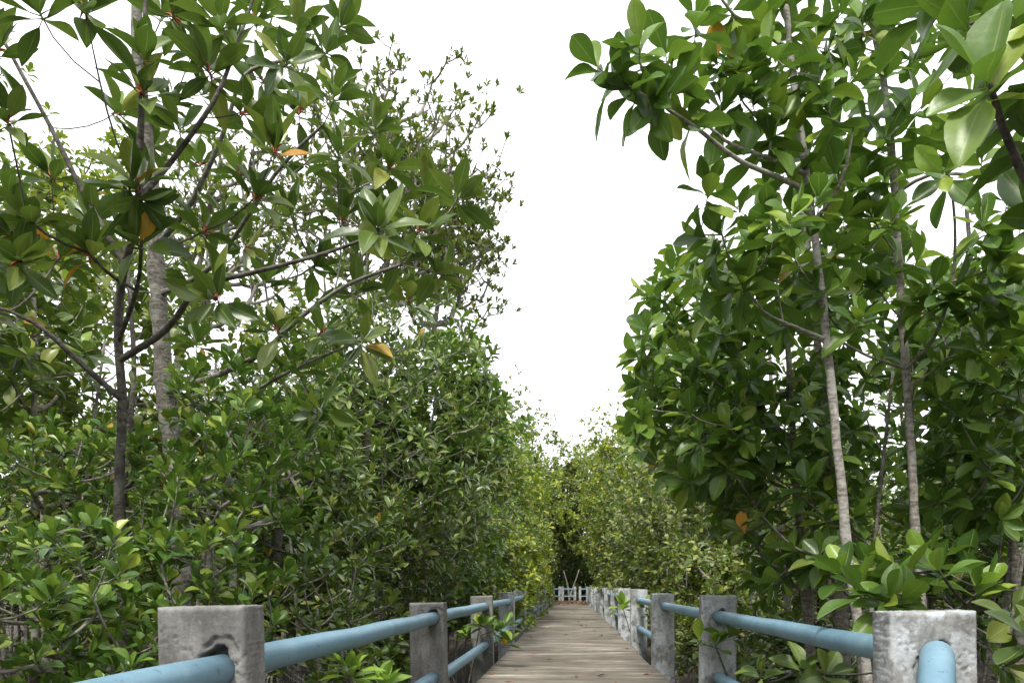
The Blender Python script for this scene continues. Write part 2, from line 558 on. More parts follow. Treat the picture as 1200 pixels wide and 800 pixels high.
class Tree:
    def __init__(s, name, label, cat, trunk, r0, r1, bark, leafmat, kd, group=None, step=0.09):
        s.name, s.label, s.cat, s.group = name, label, cat, group
        s.bark, s.leafmat, s.kd, s.step = bark, leafmat, kd, step
        tp = resample(trunk, step)
        tp[1:-1] += rng.normal(size=(len(tp) - 2, 3)) * np.array([0.05, 0.05, 0]) * r0
        s.root = np.array([tp[0][0], tp[0][1], GROUND])
        s.pos = [p for p in tp]
        s.weight = [0] * len(tp)
        s.par = list(range(-1, len(tp) - 1))
        s.rfix = list(np.linspace(1, 0, len(tp)) ** 0.8 * (r0 - r1) + r1)
        s.ntr = len(tp)
        s.chains = [list(range(len(tp)))]
        s.lv = Leaves()
        s.tips = []
        s.extra = []       # (material, Tubes, name)

    def limb(s, pts, r0=None, r1=0.004):
        """an explicit branch: starts at the skeleton node nearest its first point"""
        A = np.array(s.pos)
        i = int(np.argmin(np.linalg.norm(A - pts[0], axis=1)))
        pp = resample(np.concatenate([[A[i]], np.asarray(pts)[1:]]), s.step)[1:]
        ch = [i]
        for k, p in enumerate(pp):
            s.pos.append(p)
            s.par.append(ch[-1])
            s.weight.append(0)
            s.rfix.append(None if r0 is None else r0 + (r1 - r0) * (k / max(1, len(pp) - 1)))
            ch.append(len(s.pos) - 1)
        s.chains.append(ch)
        return ch

    def grow(s, tips, axes=None, up=0.5, sag=0.25):
        """add a twig to every tip from the best place on the skeleton"""
        tips = np.asarray(tips, float)
        A = np.array(s.pos[:s.ntr])
        dist = np.min(np.linalg.norm(tips[:, None] - A[None], axis=2), axis=1)
        n = len(s.pos)
        buf = np.zeros((n + 4096, 3))
        buf[:n] = s.pos
        for i in np.argsort(dist):
            tp = tips[i]
            while n < len(s.pos):
                if n >= len(buf):
                    buf = np.concatenate([buf, np.zeros((8192, 3))])
                buf[n] = s.pos[n]
                n += 1
            A = buf[:n]
            dv = A - tp
            d2 = dv[:, 0] ** 2 + dv[:, 1] ** 2
            d = np.sqrt(d2 + dv[:, 2] ** 2)
            cost = d + 1.2 * np.maximum(0, dv[:, 2] + 0.45 * np.sqrt(d2))
            j = int(np.argmin(cost))
            p0 = A[j].copy()
            L = np.linalg.norm(tp - p0)
            if L < 0.02:
                ax = np.array([0, 0, 1.0])
                s.tips.append((tp, ax, j))
                continue
            h = tp - p0
            c = p0 + np.array([h[0] * 0.62, h[1] * 0.62, h[2] * 0.32 - sag * 0.2 * L]) + rng.normal(size=3) * 0.05 * L
            k = max(3, int(L / s.step) + 1)
            tt = np.linspace(0, 1, k + 1)[1:, None]
            path = (1 - tt) ** 2 * p0 + 2 * tt * (1 - tt) * c + tt ** 2 * tp
            ch = [j]
            for p in path:
                s.pos.append(p)
                s.par.append(ch[-1])
                s.weight.append(0)
                s.rfix.append(None)
                ch.append(len(s.pos) - 1)
            s.chains.append(ch)
            ax = nrm(path[-1] - path[-2]) + np.array([0, 0, up])
            if axes is not None and axes[i] is not None:
                ax = np.asarray(axes[i], float)
            s.tips.append((tp, nrm(ax), len(s.pos) - 1))

    def leaf(s, n, L, spread=(0.5, 1.6), droop=0.15, yellow=0.006, new=0.08, stem=0.05, sizes=None, stipule=0.0):
        red = None
        for k, (tp, ax, j) in enumerate(s.tips):
            nn = n if isinstance(n, int) else int(rng.integers(n[0], n[1] + 1))
            sc = 1.0 if sizes is None else sizes
            s.lv.rosette(tp, ax, nn, L * sc, spread, droop, yellow, new, stem)
            # pointed terminal bud
            if stipule and rng.uniform() < stipule:
                if red is None:
                    red = Tubes()
                for q in range(5):
                    dd = nrm(ax * 0.25 + rng.normal(size=3) * 0.5)
                    red.add([tp - ax * 0.012, tp + dd * 0.018, tp + dd * 0.034 - [0, 0, 0.006]], [0.003, 0.0042, 0.0015], 5)
        if red is not None:
            s.extra.append(('stipules', red, 'red'))

    def build(s, lod='mid', single=300, minpx=16, twig=0.0024, roots=0, onepiece=False, power=0.5):
        n = len(s.pos)
        cnt = np.zeros(n)
        for tp, ax, j in s.tips:
            cnt[j] += 1
        for i in range(n - 1, -1, -1):
            if s.par[i] >= 0 and s.par[i] != i:
                cnt[s.par[i]] += cnt[i]
        # children appear after parents except limbs hung on later nodes; order is always parent first
        for q in range(6, s.ntr - 2):                # leaf-scar nodes on the stem
            if s.rfix[q] > 0.014 and rng.uniform() < 0.3:
                s.rfix[q] *= rng.uniform(1.10, 1.22)
        R = np.array([twig * max(1.0, c) ** power if f is None else f for f, c in zip(s.rfix, cnt)])
        P = np.array(s.pos) - s.root
        e = empty(s.name, tuple(s.root))
        tag(e, s.label, s.cat, s.group)
        tb = Tubes()
        ids = s.chains[0]
        tb.add(P[ids], R[ids], 9, 0.04)
        for k in range(roots):                     # arching prop roots
            a = 6.28 * k / roots + rng.uniform(-0.4, 0.4)
            hh = rng.uniform(0.35, 0.95)
            i = int(np.argmin(abs(P[ids][:, 2] - hh)))
            p0 = P[ids[i]]
            ln = rng.uniform(0.35, 0.8)
            p2 = np.array([p0[0] + ln * math.cos(a), p0[1] + ln * math.sin(a), -0.05])
            if abs(p2[0] + s.root[0]) < 0.95:
                continue
            tt = np.linspace(0, 1, 9)[:, None]
            c = np.array([p2[0], p2[1], p0[2] + 0.15])
            tb.add((1 - tt) ** 2 * p0 + 2 * tt * (1 - tt) * c + tt ** 2 * p2, np.linspace(0.016, 0.011, 9), 6, 0.05)
        link('trunk', tb.mesh('trunk'), M[s.bark], e)
        # branches: every chain hanging on the trunk starts a branch part of its own
        top = {}
        owner = {i: None for i in ids}
        groups = {}
        for ch in s.chains[1:]:
            o = owner.get(ch[0])
            if o is None:
                o = ch[1]
                groups[o] = []
            for q in ch[1:]:
                owner[q] = o
            groups[o].append(ch)
        allt = Tubes()
        for o, chs in groups.items():
            tbs = allt if onepiece else Tubes()
            for ch in chs:
                rr = R[ch].copy()
                rr[0] = rr[1]
                tbs.add(P[ch], rr, 5 if rr.max() < 0.008 else 7, 0.05, cap=False)
            if not onepiece:
                link('branch', tbs.mesh('branch'), M[s.bark], e)
        if onepiece and allt.n:
            link('branches', allt.mesh('branches'), M[s.bark], e)['kind'] = 'stuff'
        for nm, tbs, mn in s.extra:
            tbs.V = [v - s.root for v in tbs.V]
            link(nm, tbs.mesh(nm), M[mn], e)['kind'] = 'stuff'
        if not s.lv.P:
            return e
        arr = s.lv.arrays()
        arr = (arr[0] - s.root,) + arr[1:]
        Pw = arr[0] + s.root
        q = px_of(Pw + arr[1] * arr[3][:, None] * 0.5)
        size = FPX * arr[3] / np.maximum(q[:, 2], 0.2)
        vis = (q[:, 0] > -20) & (q[:, 0] < 1220) & (q[:, 1] > -20) & (q[:, 1] < 820) & (q[:, 2] > 0.3)
        size = np.where(vis & (size > minpx), size, -1)
        order = np.argsort(-size)[:single]
        order = order[size[order] > 0]
        mnames = (s.leafmat, 'leaf_yellow', 'leaf_new')
        for i in order:
            me = leaf_mesh(s.kd, int(arr[4][i]), mnames[int(arr[5][i])])
            o = bpy.data.objects.new('leaf', me)
            COL.objects.link(o)
            o.parent = e
            D, N, L = arr[1][i], arr[2][i], arr[3][i]
            X = np.cross(D, N) * L
            o.matrix_basis = Matrix(((X[0], D[0] * L, N[0] * L, arr[0][i][0]), (X[1], D[1] * L, N[1] * L, arr[0][i][1]),
                                     (X[2], D[2] * L, N[2] * L, arr[0][i][2]), (0, 0, 0, 1)))
        rest = np.ones(len(Pw), bool)
        rest[order] = False
        if rest.any():
            me = merged_leaves('foliage', s.kd, lod, arr, rest)
            for mn in mnames:
                me.materials.append(M[mn])
            f = link('foliage', me, None, e)
            f['kind'] = 'stuff'
        return e


def line(pts, Y=None):
    return [at(p[0], p[1], p[2] if len(p) > 2 else Y) for p in pts]


def to_ground(pts, sway=0.05):
    """a trunk's measured points with its foot added in the mud"""
    a = np.asarray(pts, float)
    foot = np.array([a[0][0] + rng.normal() * sway, a[0][1] + rng.normal() * sway, GROUND - 0.12])
    if a[0][2] > GROUND + 0.3:
        return np.concatenate([[foot], a])
    return a


def in_poly(x, y, poly):
    c = False
    n = len(poly)
    for i in range(n):
        x1, y1 = poly[i]
        x2, y2 = poly[(i + 1) % n]
        if (y1 > y) != (y2 > y) and x < (x2 - x1) * (y - y1) / (y2 - y1) + x1:
            c = not c
    return c


def fill(poly, n, Y0, Y1, holes=(), gap=0.0, walkmin=0.0):
    """n shoot tips spread through a crown volume"""
    xs = [p[0] for p in poly]
    ys = [p[1] for p in poly]
    out = []
    tries = 0
    while len(out) < n and tries < n * 60:
        tries += 1
        x, y = rng.uniform(min(xs), max(xs)), rng.uniform(min(ys), max(ys))
        if not in_poly(x, y, poly):
            continue
        if any((x - a) ** 2 + (y - b_) ** 2 < r * r for a, b_, r in holes):
            continue
        p = at(x, y, rng.uniform(Y0, Y1))
        if p[2] < -0.5:
            continue
        if abs(p[0]) < 1.05 and p[2] < walkmin:
            continue
        if gap and out and min(np.linalg.norm(p - q) for q in out) < gap:
            continue
        out.append(p)
    return out


# ================================================================== the setting
# ground
gx = np.concatenate([[-1500, -500, -180], np.linspace(-60, 60, 75), [180, 500, 1500]])
gy = np.concatenate([[-1500, -300, -60], np.linspace(-12, 108, 75), [250, 700, 1500]])
GX, GY = np.meshgrid(gx, gy)
GZ = GROUND + 0.05 * np.sin(GX * 1.3) * np.cos(GY * 0.9) + rng.normal(size=GX.shape) * 0.02
Vg = np.stack([GX, GY, GZ], -1).reshape(-1, 3)
i = np.arange(80)[:, None] * 81 + np.arange(80)[None]
o = link('mud_ground', mesh_np('mud_ground', Vg, [np.stack([i, i + 1, i + 82, i + 81], -1).reshape(-1, 4)]), M['mud'])
o['kind'] = 'structure'
o['label'] = 'dark mangrove mud under the boardwalk and thicket'

XL, XR = -0.728, 0.814


def box_mesh(name, x0, x1, y0, y1, z0, z1, bev=0.008):
    import bmesh
    bm = bmesh.new()
    bmesh.ops.create_cube(bm, size=1)
    for v in bm.verts:
        v.co = ((x0 + x1) / 2 + v.co.x * (x1 - x0), (y0 + y1) / 2 + v.co.y * (y1 - y0), (z0 + z1) / 2 + v.co.z * (z1 - z0))
    if bev:
        bmesh.ops.bevel(bm, geom=bm.edges[:], offset=bev, segments=2, affect='EDGES', profile=0.6)
    me = bpy.data.meshes.new(name)
    bm.to_mesh(me)
    bm.free()
    return me


deck = empty('boardwalk', (0, 0, 0))
deck['kind'] = 'structure'
deck['label'] = 'weathered grey brown boardwalk of cross slabs between blue pipe railings'
y = -3.2
SL = 1.72
while y < 37.4:
    dx0, dx1 = rng.normal() * 0.012, rng.normal() * 0.018
    dz = rng.normal() * 0.004
    me = box_mesh('deck_slab', XL + 0.004 + dx0, XR - 0.004 + dx1, y + 0.008, y + SL - 0.008, -0.11, dz, 0.01)
    o = link('deck_slab', me, M['deck'], deck)
    y += SL
# cross walk at the end
for k, x0 in enumerate((-7.5, -5.78, -4.06, -2.34, -0.62)):
    o = link('deck_slab', box_mesh('deck_slab', x0 + 0.008, x0 + SL - 0.008, 38.12, 39.6, -0.11, rng.normal() * 0.004, 0.01), M['deck'], deck)
for yb in np.arange(-2.0, 38, 3.44):
    link('bearer', box_mesh('bearer', XL - 0.12, XR + 0.12, yb - 0.09, yb + 0.09, -0.30, -0.113, 0.01), M['concrete'], deck)
    for xx in (XL + 0.2, XR - 0.2):
        link('pile', box_mesh('pile', xx - 0.09, xx + 0.09, yb - 0.09, yb + 0.09, GROUND - 0.3, -0.302, 0.01), M['concrete'], deck)


# ------------------------------------------------------------------ railings
def post_mesh(w, d, z0, z1, hole=None, seed=0, chip=False):
    """rectangular cast post, front face at y=0; the front is a fine grid broken open round the pipe"""
    r = np.random.default_rng(seed)
    if not chip:
        me = box_mesh('post', -w / 2, w / 2, 0, d, z0, z1, 0.011)
        v = np.zeros(len(me.vertices) * 3)
        me.vertices.foreach_get('co', v)
        v = v.reshape(-1, 3)
        v += r.normal(size=v.shape) * 0.0022
        me.vertices.foreach_set('co', v.ravel())
        return me
    nx, nz = 46, int((z1 - z0) / (w / 46))
    X, Z = np.meshgrid(np.linspace(-w / 2, w / 2, nx + 1), np.linspace(z0, z1, nz + 1))
    hx, hz, hr = hole
    dx, dz_ = X - hx, Z - hz
    ang = np.arctan2(dz_, dx)
    rad = np.hypot(dx, dz_)
    saw = np.abs(((ang * 2.2 + seed) / np.pi) % 2 - 1)
    edge = hr * 1.03 + hr * 1.15 * np.clip(np.sin(ang - 0.35 + 0.25 * seed), 0, 1) * (0.55 + 0.45 * saw) + hr * 0.07 * np.sin(ang * 13 + 1)
    depth = 0.011 * np.clip((edge - rad) / 0.006, 0, 1) * (0.7 + 0.3 * np.sin(X * 90) * np.cos(Z * 70))
    depth += 0.05 * np.clip((hr * 0.98 + 0.42 * hr * np.clip(np.sin(ang * 2.0 - 0.7), 0, 1) ** 2 * (ang > 0) - rad) / 0.004, 0, 1)
    for k in range(4):                                    # cracks running out of the break
        a0 = [-0.25, 0.2, -1.9, 2.6][k]
        path = a0 + 0.10 * np.sin(rad * 160 + k * 2) + 0.05 * np.sin(rad * 430)
        off = np.abs((ang - path + np.pi) % (2 * np.pi) - np.pi) * rad
        depth += 0.005 * np.clip((0.0028 - off) / 0.002, 0, 1) * (rad < hr * (2.6 + 0.5 * k)) * (rad > hr)
    # rounded, nibbled arrises
    ed = np.minimum(np.minimum(X + w / 2, w / 2 - X), z1 - Z)
    depth = depth + 0.010 * np.clip(1 - ed / 0.011, 0, 1) ** 2 + np.abs(r.normal(size=X.shape)) * 0.0006
    Yf = depth
    front = np.stack([X, Yf, Z], -1).reshape(-1, 3)
    i = np.arange(nz)[:, None] * (nx + 1) + np.arange(nx)[None]
    q = [np.stack([i, i + 1, i + nx + 2, i + nx + 1], -1).reshape(-1, 4)]
    # the other faces hang on the rim of the front
    n0 = len(front)
    rim = [k for k in range(nx + 1)] + [k * (nx + 1) + nx for k in range(1, nz + 1)] + [nz * (nx + 1) + k for k in range(nx - 1, -1, -1)] + [k * (nx + 1) for k in range(nz - 1, 0, -1)]
    rim = np.array(rim)
    Vs = [front]
    prev = rim
    off = n0
    for yy in (0.025, 0.05, d - 0.03, d - 0.008, d):
        ring = front[rim].copy()
        ring[:, 1] = yy
        if yy == d:
            ring[:, 0] *= 0.93
            ring[:, 2] -= 0.006 * (ring[:, 2] > z1 - 0.01)
        ring += r.normal(size=ring.shape) * np.array([0.0009, 0, 0.0009])
        cur = np.arange(len(rim)) + off
        q.append(np.stack([prev, cur, np.roll(cur, -1), np.roll(prev, -1)], -1))
        Vs.append(ring)
        off += len(rim)
        prev = cur
    Vs.append(np.array([[0, d, (z0 + z1) / 2]]))
    tri = np.stack([prev, np.full(len(rim), off), np.roll(prev, -1)], -1)
    me = mesh_np('post', np.concatenate(Vs), q + [tri], smooth=False)
    return me


def pipe(a, b_, r, parent, sides=20):
    tb = Tubes()
    a, b_ = np.asarray(a, float), np.asarray(b_, float)
    tt = np.linspace(0, 1, 9)[:, None]
    pts = a * (1 - tt) + b_ * tt
    pts[1:-1] += rng.normal(size=(7, 3)) * 0.0015
    tb.add(pts, np.full(9, r), sides)
    return link('rail', tb.mesh('rail'), M['pipe'], parent)


PW, PD = 0.212, 0.12
RZ, RZ2, PR = 0.565, 0.20, 0.038


def railing(label, xc, ys, tops, side, xr, paint_from, skip_low=(), skip_top=()):
    root = empty('pipe_railing', (xc, ys[1], 0))
    tag(root, label, 'railing', 'concrete post and blue pipe railings beside the boardwalk')
    off = Vector((-xc, -ys[1], 0))
    for k, yy in enumerate(ys):
        if k == 0 and side > 0:
            continue
        near = k == 1
        me = post_mesh(PW, PD, -0.42, tops[k], (xr - xc, RZ, PR), seed=k + (40 if side > 0 else 3), chip=(k in (1, 2)))
        p = link('post', me, M['concrete_paint'] if k >= paint_from else M['concrete'], root)
        p.location = Vector((xc + rng.normal() * 0.004, yy, 0)) + off
        p.rotation_euler = (rng.normal() * 0.006, rng.normal() * 0.008, rng.normal() * 0.012)
    for k in range(len(ys) - 1):
        for z, sk in ((RZ, skip_top), (RZ2, skip_low)):
            if k in sk or (k == 0 and side > 0):
                continue
            a = np.array([xr, ys[k] + (0.02 if k == 0 else 0.06), z + rng.normal() * 0.006]) + off
            b_ = np.array([xr, ys[k + 1] + 0.05, z + rng.normal() * 0.006]) + off
            pipe(a, b_, PR, root)
    if side > 0:                    # the top pipe ends in a bend that dives to the deck
        tb = Tubes()
        q = resample(line([(1098, 768, 2.0), (1098, 769, 1.90), (1098, 782, 1.80), (1097, 820, 1.70), (1096, 900, 1.62), (1094, 1060, 1.52)]), 0.02) + np.array(off)
        tb.add(q, np.full(len(q), PR), 20)
        link('rail', tb.mesh('rail'), M['pipe'], root)
    return root


LY = [-1.1, 1.67] + [4.40 + 2.76 * k for k in range(13)]
LT = [0.70, 0.704, 0.654, 0.659, 0.680, 0.685] + [0.69 + 0.01 * random.random() for _ in range(9)]
railing('concrete post and blue pipe railing half hidden by the bushy left thicket', XL - PW / 2, LY, LT, -1, XL - 0.075, 4)
RY = [-0.7, 1.955, 4.72, 7.42, 10.02, 12.65] + [15.0 + 2.62 * k for k in range(9)]
RT = [0.70, 0.687, 0.696, 0.684, 0.715, 0.724] + [0.724 + 0.008 * random.random() for _ in range(9)]
railing('concrete post and blue pipe railing with whitewashed posts and an empty lower hole', XR + PW / 2, RY, RT, 1, XR + 0.108, 1, skip_low=(2, 4, 6), skip_top=(4, 8))


# end railing across the cross walk
er = empty('end_railing', (0.3, 39.75, 0))
tag(er, 'small white and blue railing closing the far end of the boardwalk', 'railing')
for k, xx in enumerate((-2.6, -0.75, -0.6, 0.05, 0.32, 0.95, 1.1)):
    p = link('post', post_mesh(0.13, 0.12, -0.4, 0.76, seed=90 + k), M['concrete_paint'], er)
    p.location = (xx - 0.3 + 0.25, (k % 2) * 0.03, 0)
for x0, x1 in ((-2.6, -0.75), (-0.6, 0.05), (0.32, 0.95)):
    for z in (0.62, 0.24):
        pipe((x0 - 0.05, 0.06, z), (x1 - 0.05, 0.06, z), 0.04, er, 10)

# fallen leaves on the walk
lv = Leaves()
for k in range(900):
    yy = 29.5 + 10.5 * rng.uniform() ** 0.6
    xx = rng.uniform(XL, XR) if yy < 38 else rng.uniform(-5, 1.5)
    if yy > 39.5:
        continue
    lv.P.append([xx, yy, 0.018 + rng.uniform(0, 0.03)])
    a = rng.uniform(0, 6.28)
    lv.D.append([math.cos(a), math.sin(a), 0.08])
    lv.N.append([0, 0, 1])
    lv.L.append(rng.uniform(0.08, 0.14))
    lv.var.append(int(rng.integers(0, 6)))
    lv.m.append(0)
arr = lv.arrays()
arr = (arr[0], nrm(arr[1]), nrm(arr[2] + rng.normal(size=arr[2].shape) * 0.3)) + arr[3:]
me = merged_leaves('leaf_litter', 'ellip', 'mid', arr, np.ones(len(arr[0]), bool))
me.materials.append(M['litter'])
o = link('leaf_litter', me)
tag(o, 'drift of reddish brown fallen leaves at the far end of the boardwalk', 'leaf litter', kind='stuff')
LM = []
for v in range(4):
    V, q, uv = SHAPES['ellip', 'hi'][v]
    me = mesh_np('fallen_leaf', V, [q], uv)
    me.materials.append(M['litter'])
    LM.append(me)
for k in range(34):
    yy = 5.4 + 15 * rng.uniform() ** 1.5
    xx = rng.uniform(XL + 0.08, XR - 0.08)
    o = link('fallen_leaf', LM[k % 4])
    o.location = (xx, yy, 0.016)
    L = rng.uniform(0.07, 0.12)
    o.scale = (L, L, L)
    o.rotation_euler = (rng.normal() * 0.12, rng.normal() * 0.2, rng.uniform(0, 6.28))
    tag(o, 'dry brown leaf fallen on the boardwalk slabs', 'leaf', 'dry leaves scattered on the boardwalk')

# ================================================================== near trees, left
T = Tree('mangrove_tree', 'slender dark stemmed mangrove with pointed leaf rosettes and red shoot bases, behind the left railing', 'tree',
         to_ground(line([(146, 790, 3.1), (143, 700, 3.05), (140, 580, 3.0), (143, 470, 2.95), (138, 380, 2.9), (146, 310, 2.8), (160, 255, 2.7), (164, 190, 2.65), (166, 120, 2.6), (170, 60, 2.6), (172, -30, 2.6)])),
         0.030, 0.006, 'bark_dark', 'leaf_dark', 'ellip')
T.limb(line([(148, 412, 2.9), (195, 386, 2.8), (232, 338, 2.7), (285, 322, 2.65), (370, 300, 2.6), (440, 276, 2.55)]), 0.014, 0.005)
T.limb(line([(142, 470, 2.95), (100, 430, 2.85), (40, 378, 2.75), (-10, 358, 2.7)]), 0.013, 0.006)
T.limb(line([(150, 300, 2.8), (101, 232, 2.75), (60, 150, 2.7), (30, 95, 2.65), (0, 40, 2.6)]), 0.013, 0.006)
T.limb(line([(162, 240, 2.7), (200, 190, 2.7), (250, 120, 2.6), (275, 60, 2.6), (300, -10, 2.6)]), 0.012, 0.005)
T.limb(line([(140, 395, 2.9), (160, 340, 2.75), (166, 280, 2.6), (163, 215, 2.5)]), 0.010, 0.005)
tl = [(169, 64, 2.5), (168, 106, 2.55), (157, 214, 2.45), (162, 236, 2.45), (161, 285, 2.5), (8, 139, 2.35), (45, 12, 2.1), (100, 8, 2.2), (-5, 60, 2.3), (259, 26, 2.55), (244, 82, 2.6),
      (8, 275, 2.5), (34, 258, 2.5), (21, 306, 2.45), (105, 296, 2.6), (108, 262, 2.8), (322, 174, 2.6), (252, 350, 2.6), (442, 268, 2.5), (60, 205, 2.9), (210, 150, 2.8), (205, 20, 2.7),
      (288, 130, 2.7), (300, 230, 2.8), (140, 130, 2.9), (70, 300, 3.0), (240, 270, 2.9), (10, 230, 3.0)]
T.grow(line(tl), up=0.9)
T.leaf((10, 13), 0.186, (0.3, 1.65), 0.12, 0.008, 0.04, 0.03, stipule=0.75)
T.build('mid', 300, 20, roots=4)

T = Tree('mangrove_tree', 'mangrove with thick ringed grey trunk and pointed leaves, standing behind the dark slender stem', 'tree',
         to_ground(line([(212, 780, 4.1), (210, 640, 4.1), (205, 560, 4.1), (194, 460, 4.05), (188, 380, 4.0), (183, 290, 3.95), (174, 190, 3.9), (165, 100, 3.85), (160, 20, 3.8), (156, -60, 3.8)])),
         0.072, 0.020, 'bark_mid', 'leaf_dark', 'ellip')
T.limb(line([(183, 290, 3.95), (225, 235, 3.7), (262, 155, 3.5), (285, 90, 3.4), (335, 70, 3.2)]), 0.018, 0.006)
T.limb(line([(186, 350, 4.0), (250, 310, 3.7), (322, 205, 3.3), (380, 145, 3.1)]), 0.016, 0.006)
T.limb(line([(194, 455, 4.05), (240, 445, 3.8), (300, 418, 3.6), (350, 374, 3.4), (405, 335, 3.2), (470, 310, 3.0)]), 0.020, 0.006)
T.limb(line([(205, 540, 4.1), (270, 480, 3.8), (330, 440, 3.5), (420, 400, 3.3)]), 0.014, 0.005)
tl = [(336, 73, 3.1), (392, 112, 3.0), (397, 180, 3.0), (384, 60, 3.3), (350, 35, 3.3), (491, 268, 2.9), (536, 232, 3.0), (457, 195, 3.2), (500, 225, 3.2), (470, 300, 3.1), (515, 320, 3.1), (325, 385, 3.2), (378, 388, 3.3),
      (374, 483, 3.0), (425, 400, 3.2), (300, 20, 3.4), (235, 190, 3.6), (280, 200, 3.5), (340, 250, 3.4), (400, 255, 3.3), (350, 130, 3.4), (420, 340, 3.4), (225, 60, 3.8), (190, 20, 3.7), (200, 120, 3.9), (290, 290, 3.6),
      (310, 95, 3.5), (265, 250, 3.8), (440, 150, 3.4), (240, 110, 3.9), (180, 170, 4.0), (270, 50, 3.8), (360, 190, 3.6), (420, 220, 3.5), (310, 330, 3.5), (230, 400, 3.9), (450, 250, 3.6), (370, 310, 3.6), (320, 15, 3.6), (400, 30, 3.5), (225, 330, 4.2), (480, 350, 3.4), (350, 430, 3.5)]
tl += [(156, -70, 3.8), (120, -60, 3.7), (195, -50, 3.9), (140, -110, 3.8), (180, -100, 3.7), (230, -40, 3.6), (90, -40, 3.9)]
T.grow(line(tl), up=0.8)
T.leaf((10, 13), 0.186, (0.3, 1.65), 0.12, 0.012, 0.04, 0.03, stipule=0.35)
T.build('mid', 300, 20, roots=5)

T = Tree('mangrove_tree', 'thin pale stemmed young mangrove with few leaves, left of the dark slender stem', 'tree',
         to_ground(line([(42, 760, 4.2), (40, 600, 4.2), (40, 480, 4.2), (42, 400, 4.2), (36, 320, 4.2), (30, 250, 4.2)])), 0.026, 0.010, 'bark_grey', 'leaf_dark', 'broad')
T.grow(fill([(-60, 300), (60, 280), (110, 330), (110, 480), (-60, 480)], 80, 3.7, 5.0, gap=0.14), up=0.8)
T.leaf((8, 11), 0.15, (0.4, 1.7), 0.25)
T.build('mid', 300, 16)

# ------------------------------------------------------------------ left shrubs
shr = [('bushy shrub with rounded leaves sprawling over the left railing beside the nearest grey post', [(170, 560), (300, 450), (400, 470), (400, 640), (330, 720), (310, 800), (170, 700)], 2.35, 3.3, 85, 'leaf_shrub'),
       ('bushy shrub with upright rounded leaves round the foot of the thick ringed trunk', [(190, 440), (260, 410), (400, 420), (400, 560), (200, 640)], 3.2, 4.3, 90, 'leaf_shrub'),
       ('low rounded leaf shrub under the nearest blue pipe at the left railing', [(-40, 640), (110, 600), (190, 680), (195, 830), (-40, 830)], 2.0, 3.0, 75, 'leaf_shrub'),
       ('glossy rounded leaf shrub left of the dark slender stem', [(-60, 470), (180, 500), (190, 620), (60, 690), (-60, 680)], 2.9, 4.2, 100, 'leaf_shrub'),
       ('shrub filling the gap between the first two posts of the left railing', [(310, 690), (400, 600), (490, 600), (500, 800), (310, 800)], 3.3, 4.8, 55, 'leaf_dark')]
for lb, poly, y0, y1, n, lm in shr:
    tips = fill(poly, int(n * 1.75), y0, y1, holes=[(120, 650, 26), (60, 600, 24), (20, 740, 30), (250, 600, 18), (330, 640, 20), (140, 560, 16)], gap=0.055, walkmin=9)
    tips = [p for p in tips if p[0] < -0.98]
    c = np.mean(tips, 0)
    base = np.array([min(c[0], -1.35) - 0.15, c[1] + 0.15, GROUND])
    T = Tree('shrub', lb, 'shrub', np.array([base, base + [0.03, 0, 0.5], [base[0], base[1], max(c[2], 0.2)]]), 0.028, 0.008, 'bark_grey', lm, 'obov', step=0.08)
    T.grow(tips, up=1.2)
    T.leaf((8, 11), 0.078, (0.15, 1.2), 0.05, 0.003, 0.2, 0.045)
    T.build('mid', 300, 16)

# sprigs by the railing
def sprig(lb, pos, base, n, L, kd, lm, up=1.4, cat='plant', stems=1, new=0.5, yellow=0.0):
    base = np.array(base, float)
    pos = [np.array(p, float) for p in pos]
    T = Tree('mangrove_seedling', lb, cat, np.array([base, base * 0.5 + pos[0] * 0.5 + [0, 0, 0.02], pos[0]]), 0.010, 0.005, 'bark_dark', lm, kd, step=0.05)
    T.tips.append((pos[0], nrm(np.array([0.05, -0.15, 1.0])), T.ntr - 1))
    if len(pos) > 1:
        T.grow(pos[1:], up=up)
    T.leaf(n, L, (0.3, 1.5), 0.1, yellow, new, 0.03)
    T.build('mid', 300, 8)


p = at(412, 786, 2.62)
sprig('bright green mangrove seedling rosette poking up below the first left rail', [p, p + [0.1, 0.06, -0.05]], [p[0] - 0.1, p[1] + 0.1, GROUND], 12, 0.13, 'ellip', 'leaf_new')
p = at(578, 738, 6.9)
sprig('leafy sprig with one yellow leaf hanging over the left rail', [p + [-0.12, 0, 0.05], p, p + [0.1, -0.1, 0.05], p + [-0.25, 0, -0.05], p + [0.12, 0, -0.12]], [p[0] - 0.35, p[1] + 0.1, GROUND], 9, 0.2, 'ellip', 'leaf_broad', yellow=0.05)
p = at(730, 712, 11.7)
sprig('bright yellow green sprig leaning out between the whitewashed right posts', [p], [p[0] + 0.35, p[1] + 0.3, GROUND], 12, 0.34, 'ellip', 'leaf_new')
p = at(757, 710, 9.6)
sprig('small dark sprig in front of a whitewashed right post', [p], [p[0] + 0.35, p[1] + 0.3, GROUND], 6, 0.2, 'ellip', 'leaf_dark', new=0.1)
p = at(838, 755, 4.45)
sprig('thin twig with a few pale leaves crossing the second right post', [p, p + [-0.09, 0, 0.02], p + [0.08, 0.0, 0.05]], [p[0] + 0.5, p[1] + 0.5, GROUND], 4, 0.16, 'broad', 'leaf_broad', new=0.3)

